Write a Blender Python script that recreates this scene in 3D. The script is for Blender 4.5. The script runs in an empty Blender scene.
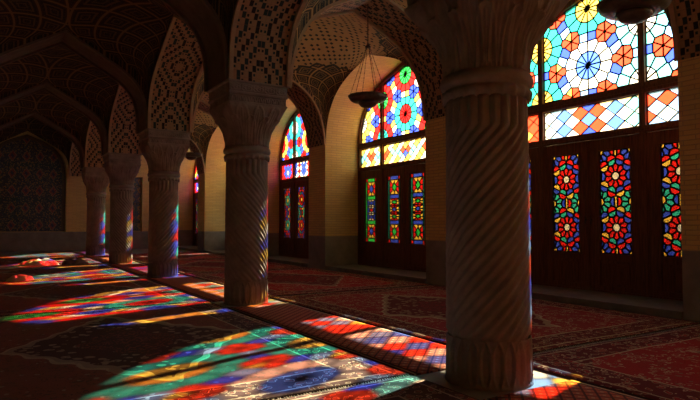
import bpy, math, random
from mathutils import Vector
random.seed(5)
C = bpy.context.scene.collection
PI = math.pi

# ------------------------------------------------------------------ dimensions (X = across the hall to the windows, Y = along it)
S = 5.0; A0 = 3.25; BC = 3.27
BF = 7.32; BG = 8.38; BO = 8.60
HP = 0.48                       # half pier
ZS = 3.25; ZA = 5.10            # springing and crown of every arch
LX0, LX1 = -0.43, BC-HP         # clear left bay
RX0, RX1 = BC+HP, BF            # clear right bay
WOFF = 0.24; YN = -1.30; YE = 28.10
HW = 2.04
ROOF = 6.2
COL = [A0+S*k for k in range(5)]
def shear(x, y): return y + WOFF*max(0, min(1, (x-RX0)/(RX1-RX0)))

# ------------------------------------------------------------------ node helper
class V:
    def __init__(s, t, k): s.t = t; s.k = k
    def _m(s, op, *o, clamp=False):
        n = s.t.nodes.new('ShaderNodeMath'); n.operation = op; n.use_clamp = clamp
        for i, a in enumerate((s,)+o):
            if isinstance(a, V): s.t.links.new(a.k, n.inputs[i])
            else: n.inputs[i].default_value = a
        return V(s.t, n.outputs[0])
    def __add__(s, o): return s._m('ADD', o)
    def __sub__(s, o): return s._m('SUBTRACT', o)
    def __mul__(s, o): return s._m('MULTIPLY', o)
    def __truediv__(s, o): return s._m('DIVIDE', o)
    def lt(s, o): return s._m('LESS_THAN', o)
    def gt(s, o): return s._m('GREATER_THAN', o)
    def abs(s): return s._m('ABSOLUTE')
    def floor(s): return s._m('FLOOR')
    def frac(s): return s._m('FRACT')
    def mod(s, o): return s._m('FLOORED_MODULO', o)
    def pp(s, o): return s._m('PINGPONG', o)
    def min(s, o): return s._m('MINIMUM', o)
    def max(s, o): return s._m('MAXIMUM', o)
    def sin(s): return s._m('SINE')
    def pow(s, o): return s._m('POWER', o)
class M:
    def __init__(s, name, rough=.8):
        s.m = bpy.data.materials.new(name); s.m.use_nodes = True; s.t = s.m.node_tree
        s.b = s.t.nodes['Principled BSDF']; s.b.inputs['Roughness'].default_value = rough
        s.b.inputs['Specular IOR Level'].default_value = .25
    def uv(s):
        n = s.t.nodes.new('ShaderNodeUVMap'); x = s.t.nodes.new('ShaderNodeSeparateXYZ')
        s.t.links.new(n.outputs[0], x.inputs[0]); return V(s.t, x.outputs[0]), V(s.t, x.outputs[1])
    def pos(s):
        n = s.t.nodes.new('ShaderNodeTexCoord'); x = s.t.nodes.new('ShaderNodeSeparateXYZ')
        s.t.links.new(n.outputs['Object'], x.inputs[0]); return [V(s.t, q) for q in x.outputs]
    def vec(s, x, y, z=0.):
        n = s.t.nodes.new('ShaderNodeCombineXYZ')
        for i, a in enumerate((x, y, z)):
            if isinstance(a, V): s.t.links.new(a.k, n.inputs[i])
            else: n.inputs[i].default_value = a
        return n.outputs[0]
    def noise(s, vec=None, scale=5, detail=3, rough=.5):
        n = s.t.nodes.new('ShaderNodeTexNoise'); n.inputs['Scale'].default_value = scale
        n.inputs['Detail'].default_value = detail; n.inputs['Roughness'].default_value = rough
        if vec is None: vec = s.t.nodes.new('ShaderNodeTexCoord').outputs['Object']
        s.t.links.new(vec, n.inputs['Vector']); return V(s.t, n.outputs[0])
    def voro(s, vec=None, scale=5, feat='F1', out='Distance'):
        n = s.t.nodes.new('ShaderNodeTexVoronoi'); n.inputs['Scale'].default_value = scale; n.feature = feat
        if vec is None: vec = s.t.nodes.new('ShaderNodeTexCoord').outputs['Object']
        s.t.links.new(vec, n.inputs['Vector']); return V(s.t, n.outputs[out])
    def mix(s, f, a, b, mode='MIX'):
        n = s.t.nodes.new('ShaderNodeMix'); n.data_type = 'RGBA'; n.blend_type = mode
        for i, q in ((0, f), (6, a), (7, b)):
            if isinstance(q, V): s.t.links.new(q.k, n.inputs[i])
            elif isinstance(q, (tuple, list)): n.inputs[i].default_value = (*q[:3], 1)
            elif isinstance(q, (int, float)): n.inputs[i].default_value = q
            else: s.t.links.new(q, n.inputs[i])
        return n.outputs[2]
    def ramp(s, f, stops):
        n = s.t.nodes.new('ShaderNodeValToRGB'); e = n.color_ramp.elements
        while len(e) < len(stops): e.new(.5)
        for q, (p, c) in zip(e, stops): q.position = p; q.color = (*c, 1)
        s.t.links.new(f.k, n.inputs[0]); return n.outputs[0]
    def color(s, c):
        if isinstance(c, (tuple, list)): s.b.inputs['Base Color'].default_value = (*c, 1)
        else: s.t.links.new(c, s.b.inputs['Base Color'])
        return s
    def bump(s, h, dist=.01, strength=1.):
        n = s.t.nodes.new('ShaderNodeBump'); n.inputs['Distance'].default_value = dist; n.inputs['Strength'].default_value = strength
        s.t.links.new(h.k, n.inputs['Height']); s.t.links.new(n.outputs[0], s.b.inputs['Normal']); return s

# ------------------------------------------------------------------ materials
def stone_mat(name, c1, c2, rough=.75, sc=6):
    m = M(name, rough); n = m.noise(scale=sc, detail=6, rough=.6)
    m.color(m.ramp(n, [(.3, c1), (.7, c2)])); m.bump(m.noise(scale=45, detail=4), .004); return m.m
col_stone = stone_mat('carved brown limestone', (.165, .14, .13), (.275, .235, .215))
floor_stone = stone_mat('grey floor stone', (.13, .12, .115), (.20, .185, .17), .6, 3)
sill_stone = stone_mat('grey sill stone', (.12, .11, .10), (.20, .19, .17), .6, 4)
court_stone = stone_mat('pale courtyard paving', (.36, .32, .27), (.46, .42, .36), .8, 2)
rib_stone = stone_mat('tan arch moulding', (.30, .22, .14), (.42, .31, .20), .8, 8)
dado_stone = stone_mat('grey dado slabs', (.17, .165, .16), (.26, .25, .24), .6, 3)
bronze = stone_mat('dark bronze', (.035, .025, .02), (.10, .07, .05), .4, 12)
cloth_a = stone_mat('pale rumpled cotton', (.40, .40, .36), (.60, .58, .52), .9, 7)
cloth_b = stone_mat('dark wool cloth', (.035, .03, .035), (.30, .22, .16), .9, 5)

def brick_mat():
    m = M('cream brick', .85); u, v = m.uv()
    n = m.t.nodes.new('ShaderNodeTexBrick'); m.t.links.new(m.vec(u, v), n.inputs['Vector'])
    for k, q in (('Scale', 1.), ('Mortar Size', .006), ('Brick Width', .30), ('Row Height', .062), ('Mortar Smooth', .3), ('Bias', 0.)): n.inputs[k].default_value = q
    n.inputs['Color1'].default_value = (.72, .53, .20, 1); n.inputs['Color2'].default_value = (.60, .43, .15, 1)
    n.inputs['Mortar'].default_value = (.40, .31, .19, 1)
    s = m.noise(scale=1.3, detail=4)
    m.color(m.mix(s*.5, n.outputs[0], (.42, .34, .21)))
    m.bump(V(m.t, n.outputs[1])*-1., .006); return m.m
brick = brick_mat()

def diaper_mat():
    "concentric lozenges of small black and teal glazed bricks in tan brickwork, dark zigzag along both edges"
    m = M('diaper brickwork', .7); u, v = m.uv()
    a = u/.060; b = v/.092
    i = a.floor(); j = b.floor()
    d = (i+.5).pp(8)+(j+.5).pp(8)
    band = d.mod(3).lt(1.)
    fa = (a.frac()-.5).abs().lt(.46); fb = (b.frac()-.5).abs().lt(.49)
    k = band*fa*fb
    dot = (d.mod(3).gt(1.5))*((a.frac()-.5).abs().lt(.26))*((b.frac()-.5).abs().lt(.2))
    teal = d.mod(6).lt(2.5)
    dark = m.mix(teal, (.012, .012, .016), (.012, .035, .042))
    base = m.mix(m.noise(scale=9), (.27, .165, .10), (.36, .235, .14))
    c = m.mix(k.max(dot), base, dark)
    jnt = (a.frac().lt(.07)).max(b.frac().lt(.07))
    c = m.mix(jnt*(k*-1.+1.)*.6, c, (.20, .13, .08))
    m.color(c); return m.m
diaper = diaper_mat()

def vault_mat(zk, name, LU, LV, NK=2., PK=.62, shade_k=1.):
    "above: crosses of dark tiles in gold brick; towards the springings: a net of gold-edged kites with nested dark lozenges"
    m = M(name, .7); u, v = m.uv(); P = m.pos()
    du = (u.abs()*-1.+LU).max(.001); dv = (v.abs()*-1.+LV).max(.001)
    rho = (du*du+dv*dv).pow(.5); phi = du._m('ARCTAN2', dv)*(2/PI)
    s = phi*NK+rho/PK; t = phi*NK-rho/PK
    e = (s.frac()-.5).abs().max((t.frac()-.5).abs())
    kite = m.mix(e.gt(.40), (.03, .035, .035), (.10, .065, .035))
    kite = m.mix(e.gt(.455), kite, (.45, .31, .14))
    kite = m.mix(e.gt(.24)*e.lt(.31), kite, (.26, .18, .085))
    kite = m.mix(e.gt(.10)*e.lt(.15), kite, (.20, .15, .08))
    n = m.voro(m.vec(u, v), 26.)
    kite = m.mix(n.lt(.28)*e.lt(.40)*.6, kite, (.30, .22, .12))
    a = u/.11; b = v/.11; i = a.floor(); j = b.floor()
    x = (i.mod(5)-2.).abs(); y = (j.mod(5)-2.).abs()
    cross = ((x+y).lt(1.5))*((x+y).gt(.5))
    dots = (i+j).mod(2).lt(.5)*((x+y).gt(2.5))
    q = cross.max(dots)*((a.frac()-.5).abs().lt(.33))*((b.frac()-.5).abs().lt(.33))
    top = m.mix(q, m.mix(m.noise(scale=6), (.36, .25, .12), (.48, .34, .17)), (.02, .035, .035))
    zz = (rho-zk)+((phi*NK*2.).pp(.5))*.25
    c = m.mix(zz.gt(0.), kite, top)
    c = m.mix(zz.abs().lt(.03), c, (.03, .04, .04))
    if shade_k < 1: c = m.mix(1., c, (shade_k*1.1, shade_k, shade_k*.9), 'MULTIPLY')
    m.color(c); return m.m
vault_r = vault_mat(2.05, 'vault tile gold and black', 2.62, 2.80, 3., .52)
vault_l = vault_mat(9., 'shade-darkened vault tile', 2.43, 2.72, 3., .55, .33)  # left vault colours multiplied down, painting in the shade of that bay

def panel_mat(name, cw, ch, ground, c1, c2):
    "haft-rangi tile panel: rows of pointed medallions on a floral ground"
    m = M(name, .45); u, v = m.uv()
    x = ((u/cw).frac()-.5)*cw; y = ((v/ch).frac()-.5)*ch
    r = (x*x+y*y*.55).pow(.5); w = ((x*34.).sin()*(y*26.).sin())*.018
    d = x.abs()*1.15+y.abs()*.75+w
    n1 = m.voro(m.vec(u, v), 15.); n2 = m.voro(m.vec(u+3.1, v*1.1), 24.)
    c = m.mix(n1.lt(.30), ground, (.34, .22, .06))
    c = m.mix(n2.lt(.22), c, (.26, .26, .22))
    c = m.mix((n1.gt(.36)*n1.lt(.42)), c, (.05, .13, .14))
    c = m.mix(d.lt(cw*.36), c, (.30, .24, .16)); c = m.mix(d.lt(cw*.32), c, c1)
    c = m.mix((d.lt(cw*.32))*(n2.lt(.3)), c, (.30, .26, .20))
    c = m.mix(d.lt(cw*.15), c, c2)
    band = (((v/(ch*2.)).frac()-.5).abs()).lt(.05)
    c = m.mix(band, c, m.mix(n1.lt(.33), (.035, .07, .09), (.26, .20, .12)))
    m.color(c); return m.m
tile_a = panel_mat('polychrome tile medallions', .52, .74, (.045, .06, .09), (.19, .06, .07), (.05, .06, .12))
tile_b = panel_mat('blue floral tile', .30, .42, (.05, .10, .18), (.30, .22, .06), (.10, .14, .24))

def wood_mat():
    m = M('dark reddish door wood', .5); P = m.pos()
    n = m.noise(m.vec(P[1]*14., P[0]*14., P[2]*1.2), 3., 5)
    m.color(m.ramp(n, [(.3, (.075, .026, .014)), (.75, (.20, .072, .036))])); m.bump(n, .003); return m.m
wood = wood_mat()
lead = stone_mat('black came', (.012, .010, .009), (.02, .018, .016), .6)
plaster = stone_mat('white sun-blocking wall plaster', (.74, .72, .68), (.80, .78, .74), .9)

GC = {'r': (.90, .022, .02), 'o': (.92, .075, .03), 'y': (.98, .66, .10), 'w': (.93, .88, .72), 'b': (.05, .10, .92),
      'l': (.28, .52, .95), 't': (.04, .62, .50), 'c': (.20, .74, .74), 'g': (.04, .62, .10), 'k': (.02, .30, .22), 'p': (.75, .10, .30), 'm': (.10, .24, .93)}
def glass_mat(k, c):
    m = bpy.data.materials.new('stained glass ' + {'r': 'red', 'o': 'orange', 'y': 'yellow', 'w': 'cream', 'b': 'cobalt', 'l': 'light blue', 't': 'turquoise', 'c': 'pale cyan', 'g': 'green', 'k': 'deep green', 'p': 'rose', 'm': 'sky blue'}[k])
    m.use_nodes = True; t = m.node_tree; t.nodes.clear()
    o = t.nodes.new('ShaderNodeOutputMaterial'); a = t.nodes.new('ShaderNodeBsdfTransparent'); b = t.nodes.new('ShaderNodeBsdfTranslucent')
    a.inputs[0].default_value = (*c, 1); b.inputs[0].default_value = (*c, 1)
    x = t.nodes.new('ShaderNodeMixShader'); x.inputs[0].default_value = .32
    g = t.nodes.new('ShaderNodeBsdfGlossy'); g.inputs[0].default_value = (1, 1, 1, 1); g.inputs['Roughness'].default_value = .15
    y = t.nodes.new('ShaderNodeMixShader'); y.inputs[0].default_value = .03
    L = t.links.new
    L(a.outputs[0], x.inputs[1]); L(b.outputs[0], x.inputs[2]); L(x.outputs[0], y.inputs[1]); L(g.outputs[0], y.inputs[2]); L(y.outputs[0], o.inputs[0])
    return m
GL = {k: glass_mat(k, c) for k, c in GC.items()}; GK = list(GC)

def carpet_mat(W, L, field, med, border, cream, name, dense=1., ring=None):
    ring = ring or cream
    m = M(name, .95); m.b.inputs['Specular IOR Level'].default_value = .05
    u, v = m.uv(); au = u.abs(); av = v.abs()
    bd = (au*-1.+W/2).min(av*-1.+L/2)
    vec = m.vec(u, v)
    w1 = m.noise(m.vec(au, av), 6., 2); w2 = m.noise(m.vec(av, au), 6., 2)
    x2 = au+w1*.16; y2 = av+w2*.16; vec2 = m.vec(x2, y2)
    f1 = m.voro(m.vec(u+w1*.1, v+w2*.1), 9.*dense); f2 = m.voro(vec2, 15.*dense); f3 = m.voro(vec2, 31.*dense); n = m.noise(vec, 3.5, 4)
    sc = ((u*14.).sin()*(v*11.).sin())*.05
    dm = au/(W*.36)+av/(L*.36)+sc
    c = m.mix(f2.gt(.30)*f2.lt(.40)*(n.gt(.45)), field, ring)
    c = m.mix(f3.lt(.20)*(n.gt(.5)), c, ring)
    c = m.mix(f1.lt(.16), c, med); c = m.mix(f3.lt(.17), c, border)
    c = m.mix(dm.lt(1.), c, med); c = m.mix((dm.gt(.965)*dm.lt(1.)*(n.gt(.42))), c, cream)
    c = m.mix(dm.lt(.9)*f2.lt(.26), c, cream if ring is cream else ring); c = m.mix(dm.lt(.9)*(f1.gt(.34)), c, border)
    c = m.mix(dm.lt(.45), c, field); c = m.mix(dm.lt(.45)*f3.gt(.40), c, border)
    dc = (au-W/2).abs()/(W*.30)+(av-L/2).abs()/(L*.24)+sc
    c = m.mix(dc.lt(1.), c, m.mix(f2.lt(.3), border, cream))
    bw = min(.42, W*.22)
    bf = m.mix(f2.lt(.25), border, field); bf = m.mix(f2.gt(.34)*f2.lt(.42), bf, cream)
    c = m.mix(bd.lt(bw), c, bf)
    c = m.mix((bd.gt(bw)*bd.lt(bw+.02)), c, cream)
    c = m.mix((bd.gt(bw*.22)*bd.lt(bw*.22+.018)), c, cream)
    c = m.mix(bd.lt(.015), c, (.03, .02, .02))
    c = m.mix(n*.35, c, (.10, .06, .05))
    m.color(c); m.bump(m.noise(vec, 160., 2), .006); return m.m
def runner_mat():
    m = M('red flatweave runner', .95); m.b.inputs['Specular IOR Level'].default_value = .05
    u, v = m.uv(); s = (u+v)/.12; t = (u-v)/.12
    e = (s.frac()-.5).abs().max((t.frac()-.5).abs())
    c = m.mix(e.gt(.40), (.40, .12, .08), (.12, .05, .05)); c = m.mix(e.lt(.13), c, (.46, .32, .22))
    bd = u.abs()*-1.+.48
    c = m.mix(bd.lt(.07), c, (.10, .05, .05)); c = m.mix(bd.lt(.045)*bd.gt(.025), c, (.45, .33, .22))
    m.color(c); m.bump(m.noise(m.vec(u, v), 160., 2), .006); return m.m

# ------------------------------------------------------------------ mesh helpers
class MB:
    def __init__(s): s.v = []; s.f = []; s.u = []; s.m = []
    def face(s, pts, uv=None, mi=0):
        k = len(s.v); s.v += [tuple(p) for p in pts]; s.f.append(tuple(range(k, k+len(pts))))
        s.u.append(uv or [(0, 0)]*len(pts)); s.m.append(mi)
    def grid(s, n, k, fn, uvf=None, mi=0, close=False, flip=False):
        b = len(s.v)
        for i in range(n+1):
            for j in range(k+1): s.v.append(tuple(fn(i, j)))
        for i in range(n):
            for j in range(k):
                q = [(i, j), (i+1, j), (i+1, j+1), (i, j+1)]
                if flip: q.reverse()
                s.f.append(tuple(b+a*(k+1)+c for a, c in q)); s.u.append([uvf(a, c) if uvf else (0, 0) for a, c in q]); s.m.append(mi)
    def box(s, x0, x1, y0, y1, z0, z1, mi=0):
        P = lambda a, b, c: (x1 if a else x0, y1 if b else y0, z1 if c else z0)
        for q in ([(0,0,0),(0,0,1),(0,1,1),(0,1,0)], [(1,0,0),(1,1,0),(1,1,1),(1,0,1)], [(0,0,0),(1,0,0),(1,0,1),(0,0,1)],
                  [(0,1,0),(0,1,1),(1,1,1),(1,1,0)], [(0,0,0),(0,1,0),(1,1,0),(1,0,0)], [(0,0,1),(1,0,1),(1,1,1),(0,1,1)]):
            p = [P(*a) for a in q]
            ax = 0 if q[0][0] == q[1][0] == q[2][0] else (1 if q[0][1] == q[1][1] == q[2][1] else 2)
            uv = [(a[1], a[2]) if ax == 0 else ((a[0], a[2]) if ax == 1 else (a[0], a[1])) for a in p]
            s.face(p, uv, mi)
    def tube(s, pts, r, n=8):
        for a, b in zip(pts[:-1], pts[1:]):
            a = Vector(a); b = Vector(b); d = (b-a).normalized(); x = d.orthogonal().normalized(); y = d.cross(x)
            f = lambda i, j: (a if j == 0 else b)+(x*math.cos(2*PI*i/n)+y*math.sin(2*PI*i/n))*r
            s.grid(n, 1, f)
    def lathe(s, prof, n=48, cx=0, cy=0):
        s.grid(n, len(prof)-1, lambda i, j: (cx+prof[j][0]*math.cos(2*PI*i/n), cy+prof[j][0]*math.sin(2*PI*i/n), prof[j][1]))
    def mesh(s, name, mats, smooth=False, merge=True):
        me = bpy.data.meshes.new(name); me.from_pydata(s.v, [], s.f)
        for m in (mats if isinstance(mats, (list, tuple)) else [mats]): me.materials.append(m)
        l = me.uv_layers.new(name='UVMap'); k = 0
        flat = [c for f in s.u for q in f for c in q]
        l.data.foreach_set('uv', flat)
        me.polygons.foreach_set('material_index', s.m)
        if merge:
            import bmesh
            b = bmesh.new(); b.from_mesh(me); bmesh.ops.remove_doubles(b, verts=b.verts, dist=1e-5); bmesh.ops.recalc_face_normals(b, faces=b.faces) if smooth != 'keep' else None
            b.to_mesh(me); b.free()
        if smooth: me.polygons.foreach_set('use_smooth', [True]*len(me.polygons))
        me.update(); return me
    def obj(s, name, mats, parent=None, smooth=False, loc=(0, 0, 0), merge=True):
        o = bpy.data.objects.new(name, s.mesh(name, mats, smooth, merge)); C.objects.link(o); o.location = loc
        if parent: o.parent = parent
        return o
def empty(name, loc=(0, 0, 0)):
    o = bpy.data.objects.new(name, None); C.objects.link(o); o.location = loc; o.empty_display_size = .3; return o
def tag(o, label, cat, group=None, kind=None):
    o['label'] = label; o['category'] = cat
    if group: o['group'] = group
    if kind: o['kind'] = kind
    return o
def place(me, name, parent=None, loc=(0, 0, 0)):
    o = bpy.data.objects.new(name, me); C.objects.link(o); o.location = loc
    if parent: o.parent = parent
    return o
def copy_tree(o, parent=None):
    c = o.copy(); C.objects.link(c)
    if parent: c.parent = parent
    for ch in list(o.children): copy_tree(ch, c)
    return c

def G(s):
    s = min(1., abs(s)); return (1-.34*s)*(1-s**5)**.5
def G2(s):
    s = min(1., abs(s)); return (1-.50*s)*max(0., 1-s**9)**.32
NS = 40
SP = [math.sin(PI/2*(-1+2*i/NS)) for i in range(NS+1)]
def arclen(half, rise, G=None):
    G = G or globals()['G']
    L = [0.]
    for a, b in zip(SP[:-1], SP[1:]): L.append(L[-1]+math.hypot((b-a)*half, (G(b)-G(a))*rise))
    t = L[-1]/2; return [q-t for q in L]

# ------------------------------------------------------------------ setting: floor and walls
fl = MB(); fl.box(-2.2, BO, -1.6, YE+.5, -.2, 0); tag(fl.obj('floor', floor_stone), 'dark grey stone floor of the prayer hall under the carpets', 'floor', kind='structure')

def wall_right():
    b = MB(); D = .86
    def quad(pts, ax):  # ax: 0 -> plane facing X (uv y,z); 1 -> facing Y (uv x,z)
        b.face(pts, [((p[1] if ax == 0 else p[0]), p[2]) for p in pts], 1 if max(p[2] for p in pts) <= D+1e-6 else 0)
    def seg(x0, y0, x1, y1, z0, z1, ax):
        for za, zb in ([(z0, D), (D, z1)] if z0 < D < z1 else [(z0, z1)]):
            quad([(x0, y0, za), (x1, y1, za), (x1, y1, zb), (x0, y0, zb)], ax)
    cs = [A0+S*(k+.5)+WOFF for k in range(-1, 5)]
    edges = [YN-.3]+[e for c in cs for e in (c-HW, c+HW)]+[YE+.4]
    for i in range(0, len(edges), 2):
        for X in (BF, BO): seg(X, edges[i], X, edges[i+1], 0, ROOF, 0)
    for c in cs:
        for sg in (-1, 1): seg(BF, c+sg*HW, BO, c+sg*HW, 0, ZS, 1)
        ys = [c+s*HW for s in SP]; zs = [ZS+(ZA-ZS)*G(s) for s in SP]; al = arclen(HW, ZA-ZS)
        for i in range(NS):
            for X in (BF, BO):
                p = [(X, ys[i], zs[i]), (X, ys[i+1], zs[i+1]), (X, ys[i+1], ROOF), (X, ys[i], ROOF)]
                b.face(p, [(q[1], q[2]) for q in p])
            b.face([(BF, ys[i], zs[i]), (BO, ys[i], zs[i]), (BO, ys[i+1], zs[i+1]), (BF, ys[i+1], zs[i+1])],
                   [(BF, al[i]), (BO, al[i]), (BO, al[i+1]), (BF, al[i+1])])
        # stone threshold in the recess
    return b.obj('wall_right', [brick, dado_stone])
tag(wall_right(), 'cream brick window wall with pointed recesses and a grey stone dado', 'wall', kind='structure')
for k in range(5):
    c = A0+S*(k+.5)+WOFF; m = MB(); m.box(BF-.02, BO-.01, c-HW+.01, c+HW-.01, 0, .10)
    tag(m.obj('trim_%d' % (k+1), sill_stone), ['low grey stone threshold under the nearest, largest-looking window', 'low grey stone threshold under the window behind the near hanging bowl lamp', 'low grey stone threshold under the third window from the right', 'low stone threshold under the fourth window, beside the farthest lamp', 'low stone threshold under the last window by the end wall'][k], 'threshold', kind='structure')

def end_wall():
    b = MB(); D = .82; y = YE
    def rect(x0, x1, z0, z1, yy=y):
        for za, zb in ([(z0, D), (D, z1)] if z0 < D < z1 else [(z0, z1)]):
            p = [(x0, yy, za), (x1, yy, za), (x1, yy, zb), (x0, yy, zb)]; b.face(p, [(q[0], q[2]) for q in p], 1 if zb <= D else 0)
    h = (LX1-LX0)/2-.06; c = (LX0+LX1)/2; d = .18
    rect(-2.2, LX0+.06, 0, ROOF); rect(LX0+.06, LX1-.06, 0, D)
    xs = [c+s*h for s in SP]; zs = [ZS+(ZA-ZS-.06)*G(s) for s in SP]
    for i in range(NS):
        p = [(xs[i], y, zs[i]), (xs[i+1], y, zs[i+1]), (xs[i+1], y, ROOF), (xs[i], y, ROOF)]; b.face(p, [(q[0], q[2]) for q in p])
        p = [(xs[i], y, zs[i]), (xs[i], y+d, zs[i]), (xs[i+1], y+d, zs[i+1]), (xs[i+1], y, zs[i+1])]; b.face(p, [(q[0], q[2]) for q in p])
        p = [(xs[i], y+d, D), (xs[i+1], y+d, D), (xs[i+1], y+d, zs[i+1]), (xs[i], y+d, zs[i])]; b.face(p, [(q[0], q[2]) for q in p])
    for X in (c-h, c+h): b.face([(X, y, D), (X, y+d, D), (X, y+d, ZS), (X, y, ZS)], [(0, D), (d, D), (d, ZS), (0, ZS)])
    b.face([(c-h, y, D), (c+h, y, D), (c+h, y+d, D), (c-h, y+d, D)], None, 1)
    x0, x1, z1 = 4.95, 5.95, 3.35
    rect(LX1-.06, x0, 0, ROOF); rect(x1, BO, 0, ROOF); rect(x0, x1, 0, D); rect(x0, x1, z1, ROOF); rect(x0, x1, D, z1, y+d)
    for X in (x0, x1): b.face([(X, y, D), (X, y+d, D), (X, y+d, z1), (X, y, z1)], [(0, D), (d, D), (d, z1), (0, z1)])
    for Z in (D, z1): b.face([(x0, y, Z), (x1, y, Z), (x1, y+d, Z), (x0, y+d, Z)])
    rect(-2.2, BO, 0, ROOF, y+.4)
    return b.obj('wall_far', [brick, dado_stone])
tag(end_wall(), 'cream brick end wall with grey dado and two recessed niches', 'wall', kind='structure')
# tile panels set into the niches
b = MB(); h = (LX1-LX0)/2-.09; c = (LX0+LX1)/2
for i in range(NS):
    a, q = SP[i], SP[i+1]
    for yy in (YE+.12, YE+.17):
        p = [(c+a*h, yy, .84), (c+q*h, yy, .84), (c+q*h, yy, ZS+(ZA-ZS-.09)*G(q)), (c+a*h, yy, ZS+(ZA-ZS-.09)*G(a))]
        b.face(p, [(r[0]-c+.26, r[2]) for r in p])
    p = [(c+a*h, YE+.12, ZS+(ZA-ZS-.09)*G(a)), (c+q*h, YE+.12, ZS+(ZA-ZS-.09)*G(q)), (c+q*h, YE+.17, ZS+(ZA-ZS-.09)*G(q)), (c+a*h, YE+.17, ZS+(ZA-ZS-.09)*G(a))]; b.face(p)
tp = empty('tile_panel', (0, 0, 0)); b.obj('tile_field', tile_a, tp)
fr = MB()
def arch_strip(m, c, h0, h1, za0, za1, y0, y1, zb):
    pts = [(-1, None)]+[(s, s) for s in SP]+[(1, None)]
    P = lambda h, za, s: (c+s[0]*h, zb if s[1] is None else ZS+(za-ZS)*G(s[1]))
    for a, q in zip(pts[:-1], pts[1:]):
        o1, o2, i1, i2 = P(h1, za1, a), P(h1, za1, q), P(h0, za0, a), P(h0, za0, q)
        m.face([(o1[0], y0, o1[1]), (o2[0], y0, o2[1]), (i2[0], y0, i2[1]), (i1[0], y0, i1[1])])
        m.face([(i1[0], y0, i1[1]), (i2[0], y0, i2[1]), (i2[0], y1, i2[1]), (i1[0], y1, i1[1])])
        m.face([(o1[0], y0, o1[1]), (o1[0], y1, o1[1]), (o2[0], y1, o2[1]), (o2[0], y0, o2[1])])
arch_strip(fr, c, h-.14, h, ZA-.25, ZA-.09, YE+.09, YE+.119, .84); fr.obj('border', stone_mat('dark tile border', (.04, .05, .07), (.16, .12, .07), .5, 30), tp)
tag(tp, 'large pointed arch tile panel with rows of medallions in the end wall niche', 'tile panel')
b = MB(); b.box(5.0, 5.9, YE+.12, YE+.17, .84, 3.33); tag(b.obj('tile_panel', tile_b), 'narrow rectangular blue floral tile panel in the end wall behind the columns', 'tile panel')

b = MB(); b.box(-2.2, BO, YN-.3, YN, 0, ROOF); tag(b.obj('wall_near', brick), 'brick wall closing the hall behind the viewer', 'wall', kind='structure')
b = MB(); b.box(-2.2, -1.42, YN, YE, 0, ROOF)
for a in [A0-S]+COL: b.box(-1.42, LX0, max(YN, a-HP), a+HP, 0, ROOF)
tag(b.obj('wall_left', brick), 'brick wall with square piers on the side away from the windows', 'wall', kind='structure')

# ------------------------------------------------------------------ ceiling: arches, vaults, roof
ceil = tag(empty('ceiling', (0, 0, 0)), 'vaulted ceiling of pointed arches covered in diaper brickwork and kite tiles', 'ceiling', kind='structure')
b = MB(); b.box(-2.2, BO, YN-.3, YE+.4, ROOF, ROOF+.3); b.obj('roof_slab', col_stone, ceil)
plain = stone_mat('shade-darkened brown arch plaster', (.075, .055, .045), (.13, .10, .08), .85, 5)  # plain brown, darkened so the colour carries the left bay's shade
plain_rib = stone_mat('shade-darkened moulding', (.10, .075, .06), (.16, .12, .095), .85, 8)  # darker copy of the arch moulding, left-bay shade in its colour
def slab(along, c, half, t0, t1, sh=False, G=G2):
    "a pointed arch band: 'along' is the span axis, t0..t1 its thickness on the other axis"
    m = MB(); al = arclen(half, ZA-ZS, G)
    def P(s, t, z):
        x, y = (s, t) if along == 'x' else (t, s)
        if sh: y = shear(x, y)
        return (x, y, z)
    s = [c+q*half for q in SP]; z = [ZS+(ZA-ZS)*G(q) for q in SP]; w = (t1-t0)/2
    for i in range(NS):
        m.face([P(s[i], t0, z[i]), P(s[i+1], t0, z[i+1]), P(s[i+1], t1, z[i+1]), P(s[i], t1, z[i])], [(-w, al[i]), (-w, al[i+1]), (w, al[i+1]), (w, al[i])])
        for t in (t0, t1): m.face([P(s[i], t, z[i]), P(s[i+1], t, z[i+1]), P(s[i+1], t, ROOF), P(s[i], t, ROOF)], [(s[i], z[i]), (s[i+1], z[i+1]), (s[i+1], ROOF), (s[i], ROOF)])
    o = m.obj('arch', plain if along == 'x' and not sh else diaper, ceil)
    r = MB()
    for t, sg in ((t0, 1), (t1, -1)):       # moulding along both arrises
        off = .045
        for i in range(NS):
            def Q(j, dt, dz):
                k = 1-dz/half; return P(c+SP[j]*half*k, t+sg*dt, ZS+(ZA-ZS)*G(SP[j])-(dz if 1 else 0)*(.3+.7*G(SP[j])))
            r.face([Q(i, 0, off), Q(i+1, 0, off), Q(i+1, .06, off), Q(i, .06, off)])
            r.face([Q(i, 0, 0), Q(i+1, 0, 0), Q(i+1, 0, off), Q(i, 0, off)])
            r.face([Q(i, .06, 0), Q(i+1, .06, 0), Q(i+1, .06, off), Q(i, .06, off)])
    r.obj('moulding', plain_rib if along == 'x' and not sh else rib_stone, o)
ROWS = [A0-S]+COL
for a in COL:
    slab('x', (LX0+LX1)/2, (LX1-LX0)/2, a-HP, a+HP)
    slab('x', (RX0+RX1)/2, (RX1-RX0)/2, a-HP, a+HP, True, G)
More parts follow.
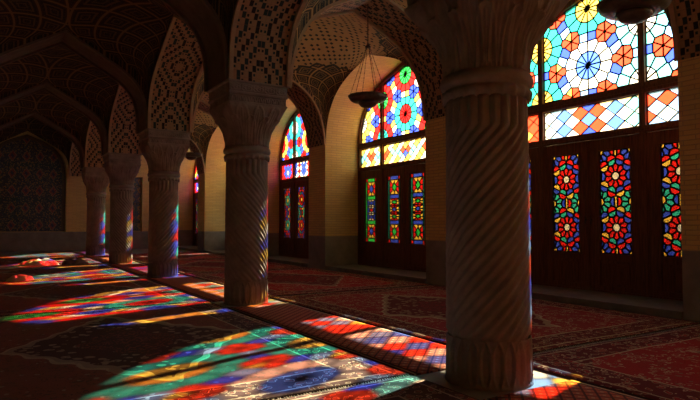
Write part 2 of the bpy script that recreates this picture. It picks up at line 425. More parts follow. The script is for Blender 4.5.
for i, a in enumerate(ROWS):
    y0 = max(a+HP, YN); y1 = min(a+S-HP, YE)
    slab('y', (y0+y1)/2, (y1-y0)/2, BC-HP, BC+HP)
    slab('y', (y0+y1)/2, (y1-y0)/2, LX0-2*HP, LX0)
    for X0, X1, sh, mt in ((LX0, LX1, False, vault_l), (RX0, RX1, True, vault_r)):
        hx = (X1-X0)/2; hy = (y1-y0)/2; cx = (X0+X1)/2; cy = (y0+y1)/2
        ax = arclen(hx, ZA-ZS); ay = arclen(hy, ZA-ZS); m = MB()
        def fn(i, j):
            p, q = SP[i], SP[j]; x = cx+p*hx; y = cy+q*hy
            w = (p+1)/2
            Gq = G2(q) if not sh else G2(q)*(1-w)+G(q)*w; Gp = G2(p) if not sh else G(p)
            z = ZS+(ZA-ZS)*(1-(1-Gp)*(1-Gq))+.42*((1-p*p)*(1-q*q))**1.5
            return (x, shear(x, y) if sh else y, z)
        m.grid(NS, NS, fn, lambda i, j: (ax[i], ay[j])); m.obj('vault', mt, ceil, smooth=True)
for a in COL:
    b = MB(); b.box(BC-HP, BC+HP, a-HP, a+HP, ZS, ROOF); b.obj('pier', diaper, ceil)

# ------------------------------------------------------------------ columns
def shaft_mesh(sg):
    m = MB(); NP = 22*12; NZ = 110; z0, z1, zb, zt = .34, 2.17, .36, 1.93
    def fn(i, j):
        ph = 2*PI*i/NP; z = z0+(z1-z0)*j/NZ
        R = .322-.012*(z/2.2)
        tw = sg*(min(z, zt)-zt)/R*.95
        q = (22*(ph+tw)/(2*PI)) % 1.
        rid = 1-abs(2*q-1)**1.3*1.0
        f = min(1., (z-z0)/.05)*min(1., (z1-z)/.04)
        r = R-.026+.030*(rid**.9)*max(0, f)
        return (r*math.cos(ph), r*math.sin(ph), z)
    m.grid(NP, NZ, fn); return m.mesh('shaft', col_stone, True)
def base_mesh():
    m = MB(); NP = 22*10; NZ = 34; z1 = .345
    def fn(i, j):
        ph = 2*PI*i/NP; t = j/NZ; z = z1*t
        R = .312+.006*(1-t)
        x = abs(((22*ph/(2*PI)) % 1.)-.5)*2       # 0 mid flute, 1 ridge
        w = (1-abs(2*t-1)**3)*.85                  # pointed niche outline
        r = R+.012*math.exp(-((x-w)/.16)**2)-.014*(1 if x < w-.1 else 0)
        if t < .06: r = R+.014
        return (r*math.cos(ph), r*math.sin(ph), z)
    m.grid(NP, NZ, fn); m.face([(.3*math.cos(2*PI*i/24), .3*math.sin(2*PI*i/24), 0) for i in range(24)]); return m.mesh('base', col_stone, True)
def ring_mesh():
    m = MB(); NP = 22*8
    prof = [(.305, 2.15), (.325, 2.16), (.338, 2.19), (.330, 2.215), (.318, 2.225), (.322, 2.235), (.350, 2.25), (.358, 2.28), (.350, 2.315), (.335, 2.335), (.318, 2.345), (.31, 2.36)]
    def fn(i, j):
        ph = 2*PI*i/NP; r, z = prof[j]
        if 1 <= j <= 3:
            q = abs(math.sin(22*ph/2)); r += .012*(1-q); z -= .035*(1-q) if j == 1 else .0
        return (r*math.cos(ph), r*math.sin(ph), z)
    m.grid(NP, len(prof)-1, fn); return m.mesh('neck_ring', col_stone, True)
def capital_mesh():
    m = MB(); NP = 288; NZ = 64; z0, z1 = 2.34, 2.93
    def fn(i, j):
        k = i/NP*4; sd = int(k) % 4; fr = (k-int(k))*2-1
        ph = math.atan2(*{0: (fr, 1), 1: (1, -fr), 2: (-fr, -1), 3: (-1, fr)}[sd])
        t = j/NZ; z = z0+(z1-z0)*t
        rc = .318+.16*t**2.0+.03*t; rs = (.455)/max(abs(math.cos(ph)), abs(math.sin(ph)))
        mx = max(0, (t-.35)/.65)**1.6
        r = rc*(1-mx)+rs*mx
        d = 0
        for n, off, h0, h1 in ((12, 0, 0., .72), (12, .5, .05, 1.0)):
            x = abs(((n*ph/(2*PI)+off) % 1.)-.5)*2; s = (t-h0)/(h1-h0)
            if 0 <= s <= 1:
                w = .78*math.sqrt(max(0, 1-s**2.6))
                d += .026*math.exp(-((x-w)/.11)**2)+.014*math.exp(-((x-w*.52)/.09)**2)+.016*math.exp(-(x/.09)**2)*(s < .9)
                if x < w: d -= .008
        r += d*min(1, (1-t)*8)
        return (r*math.cos(ph), r*math.sin(ph), z)
    m.grid(NP, NZ, fn); return m.mesh('capital', col_stone, True)
def abacus_mesh():
    m = MB()
    prof = [(.44, 2.925), (.455, 2.93), (.455, 2.945), (.435, 2.955), (.44, 3.045), (.465, 3.06), (.465, 3.085), (.448, 3.095), (.455, 3.215), (.482, 3.228), (.482, ZS), (0.01, ZS)]
    n = 60
    def side(k):
        def fn(i, j):
            r, z = prof[j]; f = (2*i/n-1)
            x, y = f*r, -r
            for _ in range(k): x, y = -y, x
            return (x, y, z)
        m.grid(n, len(prof)-1, fn)
    for k in range(4): side(k)
    # carved frieze: upper band of scrolling rosettes, lower band of small leaves
    for k in range(4):
        for z0, z1, rr, cnt, kind in ((3.10, 3.21, .452, 5, 0), (2.96, 3.04, .438, 9, 1)):
            def fn(i, j):
                u = i/80; v = j/16; x = (2*u-1)*rr*.98; z = z0+(z1-z0)*v
                a = (u*cnt) % 1-.5; b = v-.5
                if kind == 0:
                    q = math.hypot(a, b); h = .5+.5*math.cos(q*22)*math.cos(5*math.atan2(b, a)*.5+.3); h *= max(0, 1-abs(b)*2)**.3
                else: h = math.exp(-((abs(a)*2-math.sqrt(max(0, 1-v*v))*.8)/.2)**2)+.6*math.exp(-(a/.08)**2)
                y = -(rr-.003+.016*h*(1 if 0 < j < 16 and 0 < i < 80 else 0))
                for _ in range(k): x, y = -y, x
                return (x, y, z)
            m.grid(80, 16, fn)
    return m.mesh('abacus', col_stone, False)
meshes = {1: shaft_mesh(1), -1: shaft_mesh(-1)}; bm_, rm_, cm_, am_ = base_mesh(), ring_mesh(), capital_mesh(), abacus_mesh()
CL = ['thick spiral fluted stone column in the foreground, nearest of the row, cut by the top of the photo',
      'second stone column of the row, with its whole square carved capital in view',
      'third stone column from the front, between the big second column and the two slim far ones',
      'fourth stone column from the front, slim, its foot just left of the third column',
      'farthest stone column of the row, smallest, just before the end wall']
for k, a in enumerate(COL):
    o = tag(empty('stone_column', (BC, a, 0)), CL[k], 'column', 'spiral fluted columns of the arcade')
    for me, n in ((bm_, 'base'), (meshes[-1 if k % 2 == 0 else 1], 'shaft'), (rm_, 'neck_ring'), (cm_, 'capital'), (am_, 'abacus')): place(me, n, o)

# ------------------------------------------------------------------ stained glass: convex cells around seed points
def clip(poly, px, py, nx, ny):
    out = []; n = len(poly)
    for i in range(n):
        a = poly[i]; b = poly[(i+1) % n]
        da = (a[0]-px)*nx+(a[1]-py)*ny; db = (b[0]-px)*nx+(b[1]-py)*ny
        if da <= 0: out.append(a)
        if (da < 0 < db) or (db < 0 < da):
            t = da/(da-db); out.append((a[0]+(b[0]-a[0])*t, a[1]+(b[1]-a[1])*t))
    return out
def clip_convex(poly, reg):
    n = len(reg)
    for i in range(n):
        a = reg[i]; b = reg[(i+1) % n]; nx, ny = b[1]-a[1], -(b[0]-a[0])
        if any((p[0]-a[0])*nx+(p[1]-a[1])*ny > 1e-9 for p in poly):
            poly = clip(poly, a[0], a[1], nx, ny)
            if len(poly) < 3: return []
    return poly
def cells(seeds, reg, R=.5, sx=1.):
    "Voronoi cells of the seeds, cut to the convex region reg (counter-clockwise)"
    pts = [(x/sx, y, c) for x, y, c in seeds]; out = []
    bins = {}
    for i, p in enumerate(pts): bins.setdefault((int(p[0]//R), int(p[1]//R)), []).append(i)
    xs = [p[0] for p in reg]; ys = [p[1] for p in reg]
    for i, (x, y, c) in enumerate(pts):
        if not (min(xs)-.3 < x*sx < max(xs)+.3 and min(ys)-.3 < y < max(ys)+.3): continue
        poly = [(x-R*.5, y-R*.5), (x+R*.5, y-R*.5), (x+R*.5, y+R*.5), (x-R*.5, y+R*.5)]
        bx, by = int(x//R), int(y//R); nb = []
        for a in (-1, 0, 1):
            for b in (-1, 0, 1): nb += bins.get((bx+a, by+b), [])
        nb.sort(key=lambda j: (pts[j][0]-x)**2+(pts[j][1]-y)**2)
        for j in nb[:40]:
            if j == i: continue
            dx, dy = pts[j][0]-x, pts[j][1]-y
            if dx*dx+dy*dy < 1e-8: continue
            poly = clip(poly, x+dx/2, y+dy/2, dx, dy)
            if len(poly) < 3: break
        if len(poly) < 3: continue
        poly = clip_convex([(a*sx, b) for a, b in poly], reg)
        if len(poly) >= 3: out.append((poly, c))
    return out
def glazing(cl, width, name_mesh):
    "returns (glass mesh, came mesh) in window coordinates: y along the wall, z up, x depth"
    g = MB(); l = MB(); seen = set(); t = .006; h = width/2
    for poly, c in cl:
        A = sum(poly[i-1][0]*poly[i][1]-poly[i][0]*poly[i-1][1] for i in range(len(poly)))/2
        if abs(A) < 1e-4: continue
        g.face([(0, p[0], p[1]) for p in poly], None, GK.index(c))
        for i in range(len(poly)):
            a, b = poly[i-1], poly[i]; L = math.hypot(b[0]-a[0], b[1]-a[1])
            if L < .006: continue
            key = (round((a[0]+b[0])*100), round((a[1]+b[1])*100), round(L*100))
            if key in seen: continue
            seen.add(key); ux, uy = (b[0]-a[0])/L*h*.6, (b[1]-a[1])/L*h*.6; nx, ny = -(b[1]-a[1])/L*h, (b[0]-a[0])/L*h
            q = [(a[0]-ux+nx, a[1]-uy+ny), (b[0]+ux+nx, b[1]+uy+ny), (b[0]+ux-nx, b[1]+uy-ny), (a[0]-ux-nx, a[1]-uy-ny)]
            for X in (-t, t): l.face([(X, *p) for p in q])
            for m in (0, 2): l.face([(-t, *q[m]), (-t, *q[m+1]), (t, *q[m+1]), (t, *q[m])])
    return g.mesh('glass', [GL[k] for k in GK], merge=False), l.mesh('came', lead, merge=False)

FZ0, FZA, FH = 3.33, 4.99, 1.94     # fanlight: foot, crown, half width
FC = 3.83                            # height of the middle flower
def fan_region(y0, y1):
    pts = []
    prof = [(s*FH, FZ0+(FZA-FZ0)*G(s*.985)) for s in SP]
    poly = [(-FH, FZ0), (FH, FZ0)]+[p for p in reversed(prof)]
    poly = clip(poly, y0, 0, -1, 0); poly = clip(poly, y1, 0, 1, 0)
    # make it strictly usable as a convex region
    q = []
    for p in poly:
        if not q or math.hypot(p[0]-q[-1][0], p[1]-q[-1][1]) > .004: q.append(p)
    return q
def fan_seeds(style):
    sd = []; DX, DY = .95, .96
    def flower(cx, cy, ci, co, extra=None):
        for k in range(12):
            a = 2*PI*(k+.5)/12
            sd.append((cx+.115*math.cos(a), cy+.115*math.sin(a), ci))
            sd.append((cx+.345*math.cos(a), cy+.345*math.sin(a), co))
    for i in range(-3, 4):
        for j in range(-2, 4):
            cx = i*DX; cy = FC+j*DY+(DY/2 if i % 2 else 0)
            if style == 0:
                ci, co = ('m', 'w') if (i, j) == (0, 0) else (('y', 't') if (i > 0 or j > 0) else ('w', 'c'))
            elif style == 1:
                ci, co = {0: ('r', 't'), 1: ('g', 'r'), 2: ('w', 'y')}[abs(i) % 3] if j < 1 else ('g', 'r')
                if (i, j) == (1, -1): ci, co = 't', 'r'
            else:
                ci, co = {0: ('r', 'y'), 1: ('w', 't')}[abs(i) % 2]
            flower(cx, cy, ci, co)
    for i in range(-4, 4):
        for j in range(-3, 5):
            cx = i*DX; cy = FC+j*DY+(DY/2 if i % 2 else 0)
            # star at the centroid of each pair of triangles on its right
            for sx, sy in ((DX/3, DY/2), (2*DX/3, 0)):
                st = {0: 'o', 1: 'b', 2: 'r'}[style]
                for k in range(6):
                    a = PI*k/3+(0 if sy else PI/3); c = st
                    if style == 0 and k == 1 and i == 0: c = 'y'
                    sd.append((cx+sx+.085*math.cos(a), cy+sy+.085*math.sin(a), c))
            bow = {0: 'b', 1: 'y', 2: 'b'}[style]; bow2 = {0: 'l', 1: 'w', 2: 'b'}[style]
            for mx, my in ((0, DY/2), (DX/2, DY/4), (DX/2, -DY/4)):
                L = math.hypot(mx, my); tx, ty = -my/L, mx/L
                for s in (-1, 1): sd.append((cx+mx+tx*.085*s, cy+my+ty*.085*s, bow if s > 0 else bow2))
    return sd
def rect(y0, y1, z0, z1): return [(y0, z0), (y1, z0), (y1, z1), (y0, z1)]
def transom_cells(y0, y1, style):
    z0, z1 = 2.68, 3.17; w, h = ((.160, .123) if style == 0 else (.105, .098)); sd = []; side = y1-y0 < 1.2
    for i in range(-13, 14):
        for j in range(0, 7):
            if (i+j) % 2: continue
            if style == 0:
                c = {-5: 'c', -4: 'w', -3: 'm', -2: 'w', -1: 'o', 0: 'b' if j != 2 else 'm', 1: 'o', 2: 'w', 3: 'm', 4: 'l', 5: 'w'}.get(i, 'w')
                if side: c = {-2: 'o', -1: 'y' if j < 2 else 'o', 0: 'l', 1: 'w' if j < 3 else 'o', 2: 'l'}.get(i, 'o')
            elif style == 1:
                c = 'w' if (i+j) % 4 else 'y'
                if j in (2, 3): c = {0: 'b', 1: 'o', 2: 'c', 3: 'c', 4: 'w', 5: 'c', 7: 'o', 8: 'o'}.get(abs(i), c)
                if side: c = ('o' if abs(i) < 2 else 'c') if j in (2, 3) else c
            else:
                r = max(abs(i), abs(j-2.5)*1.2); c = 'w' if r < 1 else ('b' if r < 2.2 else 'r')
                if not side: q = (i+12) % 6; r = max(abs(q-3), abs(j-2.5)*.9); c = 'b' if r < 1.6 else ('w' if r < 2.6 else 'r')
            sd.append(((y0+y1)/2+i*w, z0+j*h, c))
    return cells(sd, rect(y0, y1, z0, z1), .5, w/h)
LZ0, LZ1, LW = .71, 2.37, .275
def leaf_flower(cy, style, W=LW):
    zc = (LZ0+LZ1)/2; sd = []; px, pz = W, .41
    for i in range(-2, 3):
        for j in range(-3, 4):
            if (i+j) % 2 == 0: continue
            x, z = i*px, zc+j*pz
            if i == 0: pet = 'r'; cen = 'w' if style == 0 else 'y'
            elif j == 0: pet = 't'; cen = 'y'
            else: pet = 'b'; cen = 'y'
            if style == 2: pet = {'r': 'r' if cy > 0 else 't', 't': 't' if cy > 0 else 'r', 'b': 'b'}[pet]
            if style == 3: pet = {'r': 't', 't': 'r', 'b': 'b'}[pet]
            sd.append((cy+x, z, cen))
            for k in range(10):
                a = 2*PI*(k+.5)/10
                sd.append((cy+x+.135*math.cos(a), z+.135*math.sin(a), pet))
                a = 2*PI*k/10
                sd.append((cy+x+.222*math.cos(a), z+.222*math.sin(a)*1.02, {'r': 't' if k in (2, 8) else 'b', 't': 'r', 'b': 'r'}[pet] if k % 2 == 0 else ('r' if pet == 'b' else ('y' if k in (1, 9) else 'b'))))
    for i in range(-3, 4):
        for j in range(-4, 5):
            if (i+j) % 2 == 0: sd.append((cy+i*px, zc+j*pz, 'y'))
    # drop seeds that crowd one another
    keep = []
    for s in sd:
        if all((s[0]-q[0])**2+(s[1]-q[1])**2 > .045**2 for q in keep): keep.append(s)
    return cells(keep, rect(cy-W, cy+W, LZ0, LZ1), .5)
def leaf_lozenge(cy, side, W=.27):
    out = []; bar = 'g' if side else 'b'; dia = 'b' if side else 'g'
    def R(a, b, c, d, col): out.append((rect(cy+a, cy+b, c, d), col))
    z = [LZ0, LZ0+.10, LZ0+.46, LZ0+.56, LZ1-.56, LZ1-.46, LZ1-.10, LZ1]
    for a, b in ((z[0], z[1]), (z[6], z[7])):
        R(-W, -W+.10, a, b, 'r'); R(-W+.10, W-.10, a, b, bar); R(W-.10, W, a, b, 'r')
    for a, b in ((z[2], z[3]), (z[4], z[5])): R(-W+.08, W-.08, a, b, bar)
    for a, b in ((z[1], z[2]), (z[2], z[5]), (z[5], z[6])):
        for s in (-1, 1): R(min(s*W, s*(W-.08)), max(s*W, s*(W-.08)), a, b, bar if side else 'k')
    def block(z0, z1, dc, tc):
        h = W-.08; m = (z0+z1)/2; n = h*.55; k = (z1-z0)*.32
        out.append(([(cy, m-k), (cy+n, m), (cy, m+k), (cy-n, m)], dc))
        for sx in (-1, 1):
            for sz in (-1, 1):
                e = z0 if sz < 0 else z1
                a = [(cy, e), (cy, m+sz*k), (cy+sx*n*.5, m+sz*k*.5), (cy+sx*h, e)]; b = [(cy+sx*h, e), (cy+sx*n*.5, m+sz*k*.5), (cy+sx*n, m), (cy+sx*h, m)]
                out.append((a, tc[0])); out.append((b, tc[1]))
    block(z[1], z[2], dia, ('y', 'r')); block(z[5], z[6], dia, ('y', 'r'))
    n = 3; hh = (z[4]-z[3])/n
    for i in range(n):
        block(z[3]+i*hh, z[3]+(i+1)*hh, ('r' if i == 1 else 'b') if side else ('b' if i == 1 else 'g'), (('w', 'b') if side else ('r', 'y')))
    return out

MU = .95; MW = .05                     # mullion centre and half width
LEAFC = .462
def glz(cl, width, name, parent, label=None):
    g, l = glazing(cl, width, name)
    o = place(g, name, parent); place(l, 'came', o); return o
def frame_mesh():
    m = MB(); x0, x1 = -.06, .06
    H0 = HW-.005; SPo = SP
    # arched head and jambs
    prev = None
    pts = [(-1, .10, .10)]+[(s, ZS+(ZA-.005-ZS)*G(s), FZ0+(FZA-FZ0)*G(s*.985)) for s in SP]+[(1, .10, .10)]
    for a, b in zip(pts[:-1], pts[1:]):
        o1 = (a[0]*H0, a[1]); o2 = (b[0]*H0, b[1]); i1 = (a[0]*FH, a[2]); i2 = (b[0]*FH, b[2])
        for X in (x0, x1): m.face([(X, *o1), (X, *o2), (X, *i2), (X, *i1)])
        m.face([(x0, *i1), (x0, *i2), (x1, *i2), (x1, *i1)]); m.face([(x0, *o1), (x0, *o2), (x1, *o2), (x1, *o1)])
    return m
def mull_top(y): 
    s = abs(y)/FH; return FZ0+(FZA-FZ0)*G(s*.985)-.0
def door_leaf(y0, y1, gc, gw, parent, name, knob=None):
    m = MB(); x0, x1 = -.035, .035
    m.box(x0, x1, y0, gc-gw-.0, .13, 2.56); m.box(x0, x1, gc+gw, y1, .13, 2.56)
    m.box(x0, x1, gc-gw, gc+gw, LZ1, 2.56); m.box(x0, x1, gc-gw, gc+gw, .60, LZ0)
    m.box(x0, x1, gc-gw, gc+gw, .13, .20); m.box(x0+.02, x1-.02, gc-gw, gc+gw, .20, .60)
    for z0, z1, in ((.24, .56),): m.box(-.028, .028, gc-gw+.05, gc+gw-.05, z0, z1)
    for y in (y0, y1-.02): m.box(-.045, -.035, y, y+.02, .13, 2.56)
    for s in (-1, 1):
        y = gc+s*(gw+.012); m.box(-.045, -.035, y-.012, y+.012, LZ0-.024, LZ1+.024)
    for z in (LZ0-.012, LZ1+.012): m.box(-.045, -.035, gc-gw, gc+gw, z-.012, z+.012)
    o = m.obj(name, wood, parent); return o
def window(k, style, label):
    w = tag(empty('window_%d' % (k+1 if k >= 0 else 6), (BG, A0+S*(k+.5)+WOFF, 0)), label, 'window', kind='structure')
    fr = frame_mesh().obj('window_frame', wood, w)
    m = MB()
    for s in (-1, 1): m.box(-.055, .055, s*MU-MW, s*MU+MW, .12, mull_top(s*MU+.0)+.02)
    m.obj('mullion', wood, w)
    m = MB(); m.box(-.06, .06, -FH-.02, FH+.02, 3.175, FZ0-.005); m.box(-.06, .06, -FH-.02, FH+.02, 2.57, 2.675); m.box(-.065, .065, -FH-.02, FH+.02, .10, .13)
    m.box(-.08, -.06, -FH, FH, 3.23, 3.27); m.box(-.08, -.06, -FH, FH, 2.60, 2.645)
    m.obj('rail', wood, w)
    sd = fan_seeds(style); cl = []
    for a, b in ((-FH, -MU-MW), (-MU+MW, MU-MW), (MU+MW, FH)): cl += cells(sd, fan_region(a, b), .6)
    glz(cl, .022, 'fanlight_glass', w)
    cl = []
    for a, b in ((-FH, -MU-MW), (-MU+MW, MU-MW), (MU+MW, FH)): cl += transom_cells(a, b, style)
    glz(cl, .018, 'transom_glass', w)
    for s in (-1, 1):
        cc = s*LEAFC
        y0, y1 = (0.004, MU-MW-.003) if s > 0 else (-MU+MW+.003, -.004)
        d = door_leaf(y0, y1, cc, LW, w, 'door_leaf')
        glz(leaf_flower(cc, style) if style != 1 else leaf_lozenge(cc, False), .025, 'leaf_glass', d)
        kb = MB(); kb.tube([(-.035, s*.05, 1.25), (-.075, s*.05, 1.25)], .012); kb.tube([(-.075, s*.05, 1.19), (-.075, s*.05, 1.31)], .010); kb.obj('door_handle', bronze, d)
        cc = s*(MU+MW+FH)/2; y0, y1 = (MU+MW+.003, FH-.003) if s > 0 else (-FH+.003, -MU-MW-.003)
        d = door_leaf(y0, y1, cc, LW, w, 'side_leaf')
        gc_ = leaf_flower(cc, 3 if style == 2 else style) if style != 1 else leaf_lozenge(cc, True)
        if k == 3 and s > 0: gc_ = [(p, 'w' if i % 6 else 'l') for i, (p, _) in enumerate(gc_)]
        glz(gc_, .025, 'leaf_glass', d)
    return w
window(-1, 1, 'stained glass window beside the camera, outside the right edge of the photo')
window(0, 0, 'nearest stained glass window, white flower with blue heart over red rosette door panels')
window(1, 1, 'stained glass window behind the hanging lamp, turquoise flower over blue and green lozenge door panels')
window(2, 2, 'third stained glass window, narrow to the eye, between the second and first columns')
window(3, 1, 'fourth stained glass window, seen only as a red sliver left of the second column')
window(4, 2, 'last stained glass window at the end wall corner, hidden behind the third column')

# ------------------------------------------------------------------ hanging lamps under the cross arches
def lamp_parts():
    r = empty('hanging_lamp', (0, 0, 0))
    m = MB(); m.lathe([(.315, .045), (.335, .05), (.340, .035), (.325, -.01), (.28, -.045), (.20, -.062), (.17, -.064)], 64); m.lathe([(.17, -.064), (.16, -.05), (.26, -.03), (.305, .0), (.315, .045)], 64)
    m.obj('dish', bronze, r, True)
    m = MB(); m.lathe([(.165, -.058), (.172, -.072), (.160, -.10), (.125, -.135), (.07, -.155), (.02, -.162), (.001, -.163)], 48); m.lathe([(.165, -.058), (.10, -.05), (.001, -.045)], 48); m.obj('bowl', bronze, r, True)
    m = MB(); m.lathe([(.326, .030), (.352, .036), (.352, .052), (.326, .058)], 64); m.obj('rim', bronze, r, True)
    for k in range(6):
        a = 2*PI*k/6+.3; m = MB(); p0 = Vector((.33*math.cos(a), .33*math.sin(a), .05)); p1 = Vector((.03*math.cos(a), .03*math.sin(a), .92)); n = 22
        for i in range(n): m.tube([p0.lerp(p1, i/n), p0.lerp(p1, (i+.86)/n)], .0065 if i % 2 else .004, 5)
        m.obj('chain', bronze, r)
    m = MB(); m.lathe([(.001, .90), (.05, .91), (.055, .93), (.02, .96), (.012, 1.0), (.001, 1.0)], 20); m.obj('hook_plate', bronze, r, True)
    m = MB(); n = 24; top = ZA-.03-3.38
    for i in range(n): m.tube([(0, 0, 1.0+(top-1.0)*i/n), (0, 0, 1.0+(top-1.0)*(i+1)/n)], .011 if i % 2 else .007, 6)
    m.obj('rod', bronze, r); return r
LL = ['dark bronze hanging bowl lamp at the top right, in front of the nearest window',
      'dark bronze hanging dish lamp on fanned chains in front of the second window',
      'dark bronze hanging lamp hidden behind the capital of the second column',
      'tiny dark bronze hanging lamp seen beyond the third column']
l0 = lamp_parts()
for k in range(4):
    o = l0 if k == 0 else copy_tree(l0)
    cx = (5.46, 5.56, 5.53, 5.38)[k]; a = COL[k]; o.location = (cx, shear(cx, a), 3.38)
    tag(o, LL[k], 'hanging lamp', 'bronze lamps hung from the cross arches')

# ------------------------------------------------------------------ carpets
def carpet_mesh(W, L, mat, t=.014, seed=0):
    r = random.Random(seed); m = MB(); nx, ny = max(6, int(W/.12)), max(6, int(L/.12))
    ph = [r.uniform(0, 6) for _ in range(6)]
    def wob(x, y): return .003*math.sin(x*5+ph[0]+y*2)+.003*math.sin(y*7+ph[1])*math.sin(x*4+ph[2])
    def xy(i, j):
        x = -W/2+W*i/nx; y = -L/2+L*j/ny
        e = .006*math.sin(y*2.3+ph[3]); f = .006*math.sin(x*2.7+ph[4])
        return x+e*(abs(x)/(W/2)), y+f*(abs(y)/(L/2)), x, y
    def top(i, j):
        a, b, x, y = xy(i, j); return (a, b, t+.006+wob(x, y) if 0 < i < nx and 0 < j < ny else t)
    m.grid(nx, ny, top, lambda i, j: xy(i, j)[2:])
    for i in (0, nx):
        m.grid(1, ny, lambda a, j: (*xy(i, j)[:2], t*a), lambda a, j: xy(i, j)[2:])
    for j in (0, ny):
        m.grid(nx, 1, lambda i, a: (*xy(i, j)[:2], t*a), lambda i, a: xy(i, j)[2:])
    return m
RW, LWd = 7.24-3.80, 2.81+.38; LN = 4.94
red_f, red_m = (.33, .022, .030), (.115, .05, .045)
mr = [carpet_mat(RW, LN, red_f, (.24, .15, .11), (.13, .018, .025), (.46, .36, .25), 'crimson Persian carpet'),
      carpet_mat(RW, LN, (.27, .03, .03), (.32, .22, .13), (.13, .02, .02), (.46, .37, .22), 'brick red Persian carpet', 1.15)]
ml = [carpet_mat(LWd, LN, (.27, .085, .075), (.30, .24, .20), (.10, .055, .055), (.46, .38, .29), 'dark wine Persian carpet', 1.1, (.12, .07, .06)),
      carpet_mat(LWd, LN, (.25, .10, .085), (.33, .27, .22), (.09, .055, .06), (.46, .39, .30), 'dark brown red Persian carpet', .95, (.13, .08, .07))]
rm = runner_mat()
fringe_mat = stone_mat('cream wool fringe', (.40, .34, .26), (.52, .46, .36), .95, 20)
def fringe(o, W, L):
    r = random.Random(3)
    for sg in (-1, 1):
        m = MB()
        for i in range(int(W/.022)):
            x = -W/2+.011+i*.022; dx = r.uniform(-.012, .012); e = r.uniform(.015, .022); y = sg*(L/2)
            m.face([(x-.004, y, .010), (x+.004, y, .010), (x+dx+.002, y+sg*e, .003), (x+dx-.002, y+sg*e, .003)])
        m.obj('fringe', fringe_mat, o)
RL = ['crimson Persian carpet at the lower right, nearest, below the right edge of the near window', 'crimson Persian carpet in front of the near window, right of the foreground column', 'brick red Persian carpet in front of the second window', 'Persian carpet in front of the third window', 'Persian carpet in front of the fourth window, right of the third column', 'Persian carpet in the far right corner by the end wall']
LLb = ['dark Persian carpet under the camera at the very bottom', 'dark wine Persian carpet crossed by the nearest bright pool of coloured light', 'dark Persian carpet crossed by the second pool of coloured light', 'dark Persian carpet crossed by the third pool of light, left of the third column', 'dark Persian carpet under the cloth heaps', 'dark Persian carpet along the foot of the end wall']
NL = ['red flatwoven runner at the foot of the foreground column, towards the camera', 'red lozenge patterned runner between the foreground column and the second', 'red lozenge runner between the second and third columns, lit orange and yellow', 'red runner between the third and fourth columns', 'red runner between the fourth and fifth columns', 'red runner between the last column and the end wall']
for k in range(-1, 4):
    y0 = max(A0+S*k+.405, YN+.05); y1 = min(A0+S*(k+1)+.345, YE-.05); L = y1-y0; i = k+1
    for x0, x1, mats, lab, grp in ((3.795, 7.24, mr, RL, 'carpets in front of the windows'), (-.38, 2.81, ml, LLb, 'carpets of the dark side aisle')):
        mt = mats[(k+1) % 2] if i not in (0, 5) or abs(L-LN) < .1 else carpet_mat(x1-x0, L, *( (red_f, (.30, .22, .15), (.15, .022, .03), (.34, .26, .19)) if mats is mr else ((.28, .09, .08), (.32, .27, .23), (.17, .09, .09), (.50, .44, .36))), 'Persian carpet %d' % i)
        o = carpet_mesh(x1-x0, L, mt, seed=i).obj('persian_carpet', mt, None, True, ((x0+x1)/2, (y0+y1)/2, 0.)); fringe(o, x1-x0, L)
        tag(o, lab[i], 'carpet', grp)
    y0 = max(A0+S*k+.38, YN+.05); y1 = min(A0+S*(k+1)-.38, YE-.05)
    o = carpet_mesh(.935, y1-y0, rm, .012, seed=20+i).obj('runner_carpet', rm, None, True, (3.305, (y0+y1)/2, 0.)); fringe(o, .96, y1-y0-.06)
    tag(o, NL[i], 'carpet runner', 'runners between the columns')

# ------------------------------------------------------------------ rumpled cloths lying on the far carpets
def heap(cx, cy, rx, ry, h, seed, mat, label):
    m = MB(); r = random.Random(seed); P = [(r.uniform(-3, 3), r.uniform(-3, 3), r.uniform(0, 6)) for _ in range(7)]
    def fn(i, j):
        a = 2*PI*i/72; t = j/22; x = math.cos(a)*t; y = math.sin(a)*t
        f = sum(math.sin(p[0]*x*2.2+p[1]*y*2.2+p[2]) for p in P)/7
        g = abs(math.sin(4*x+3*f+P[0][2]))*.5+abs(math.sin(5*y-4*f+P[1][2]))*.35
        z = h*(max(0, 1-t**3))**.6*(.5+.5*g+.25*f); e = 1+.12*math.sin(3*a+P[2][2])+.08*math.sin(5*a+P[3][2])
        return (x*rx*e, y*ry*e, max(0.002, z) if j < 22 else 0.)
    m.grid(72, 22, fn); o = m.obj('cloth_heap', mat, None, True, (cx, cy, .026)); tag(o, label, 'cloth')
heap(1.10, 18.3, .48, .24, .19, 1, cloth_a, 'pale rumpled cloth heap lying in the coloured light, far left on the carpet')
heap(2.02, 18.1, .36, .22, .20, 2, cloth_b, 'dark rumpled cloth heap with a pale patch, right of the pale heap')
heap(.22, 17.5, .40, .18, .08, 5, cloth_a, 'low flat fold of pale cloth at the far left edge')
heap(.50, 13.6, .22, .13, .14, 7, cloth_a, 'small peaked cloth fold at the far left, nearer than the heaps')

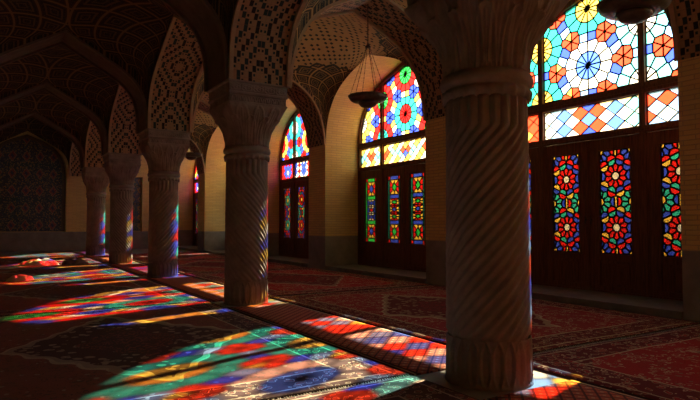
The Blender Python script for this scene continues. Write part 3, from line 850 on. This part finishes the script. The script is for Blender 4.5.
# ------------------------------------------------------------------ outside: courtyard paving and an added, unseen wall that blocks the sun from the doors
b = MB(); b.box(BO, 60, -30, 60, -.2, 0); tag(b.obj('ground', court_stone), 'pale stone paving of the courtyard outside the windows', 'ground', kind='structure')
WX = 10.7; WH = 2.65+.59*(WX+.1-BG)
b = MB(); b.box(WX, WX+.2, -6, 22.98, 0, WH); tag(b.obj('wall_sunblock', plaster), 'added unseen white wall blocking the sun from the glazed doors, the long stretch', 'wall', kind='structure')
b = MB(); b.box(WX, WX+.2, 23.46, 40, 0, WH); tag(b.obj('wall_sunblock', plaster), 'added unseen white wall blocking the sun from the far end of the hall, beyond a narrow gap', 'wall', kind='structure')  # gap left so a thin strip of sun reaches the far floor

# ------------------------------------------------------------------ light: low morning sun and the sky
el = math.atan(.57); d = Vector((-.952*math.cos(el), -.305*math.cos(el), -math.sin(el))).normalized()
sun = bpy.data.lights.new('sun', 'SUN'); sun.energy = 50; sun.angle = math.radians(.55); sun.color = (1, .90, .70)
so = bpy.data.objects.new('sun', sun); C.objects.link(so); so.rotation_euler = d.to_track_quat('-Z', 'Y').to_euler(); so.location = (20, 8, 14)
w = bpy.data.worlds.new('sky'); bpy.context.scene.world = w; w.use_nodes = True; t = w.node_tree
bg = t.nodes['Background']
tc = t.nodes.new('ShaderNodeTexCoord'); dp = t.nodes.new('ShaderNodeVectorMath'); dp.operation = 'DOT_PRODUCT'; dp.inputs[1].default_value = tuple(-d)
t.links.new(tc.outputs['Generated'], dp.inputs[0]); q = V(t, dp.outputs['Value']).max(0.).pow(5.)
st = q*2.1+1.05
t.links.new(st.k, bg.inputs['Strength']); bg.inputs['Color'].default_value = (.95, .97, 1, 1)

# ------------------------------------------------------------------ camera
cd = bpy.data.cameras.new('camera'); cam = bpy.data.objects.new('camera', cd); C.objects.link(cam)
cd.sensor_width = 36; cd.lens = 576.3/700*36; cd.clip_start = .05
yaw, pit = math.radians(31.79), math.radians(2.30)
fwd = Vector((math.sin(yaw)*math.cos(pit), math.cos(yaw)*math.cos(pit), math.sin(pit)))
cam.location = (0, 0, 1.2); cam.rotation_euler = fwd.to_track_quat('-Z', 'Y').to_euler()
sc = bpy.context.scene; sc.camera = cam
sc.view_settings.view_transform = 'Standard'; sc.view_settings.look = 'None'; sc.view_settings.exposure = 0; sc.view_settings.gamma = 1
sc.view_settings.use_curve_mapping = False
try:
    sc.cycles.sample_clamp_indirect = 4; sc.cycles.transparent_max_bounces = 12; sc.cycles.max_bounces = 8
except Exception: pass
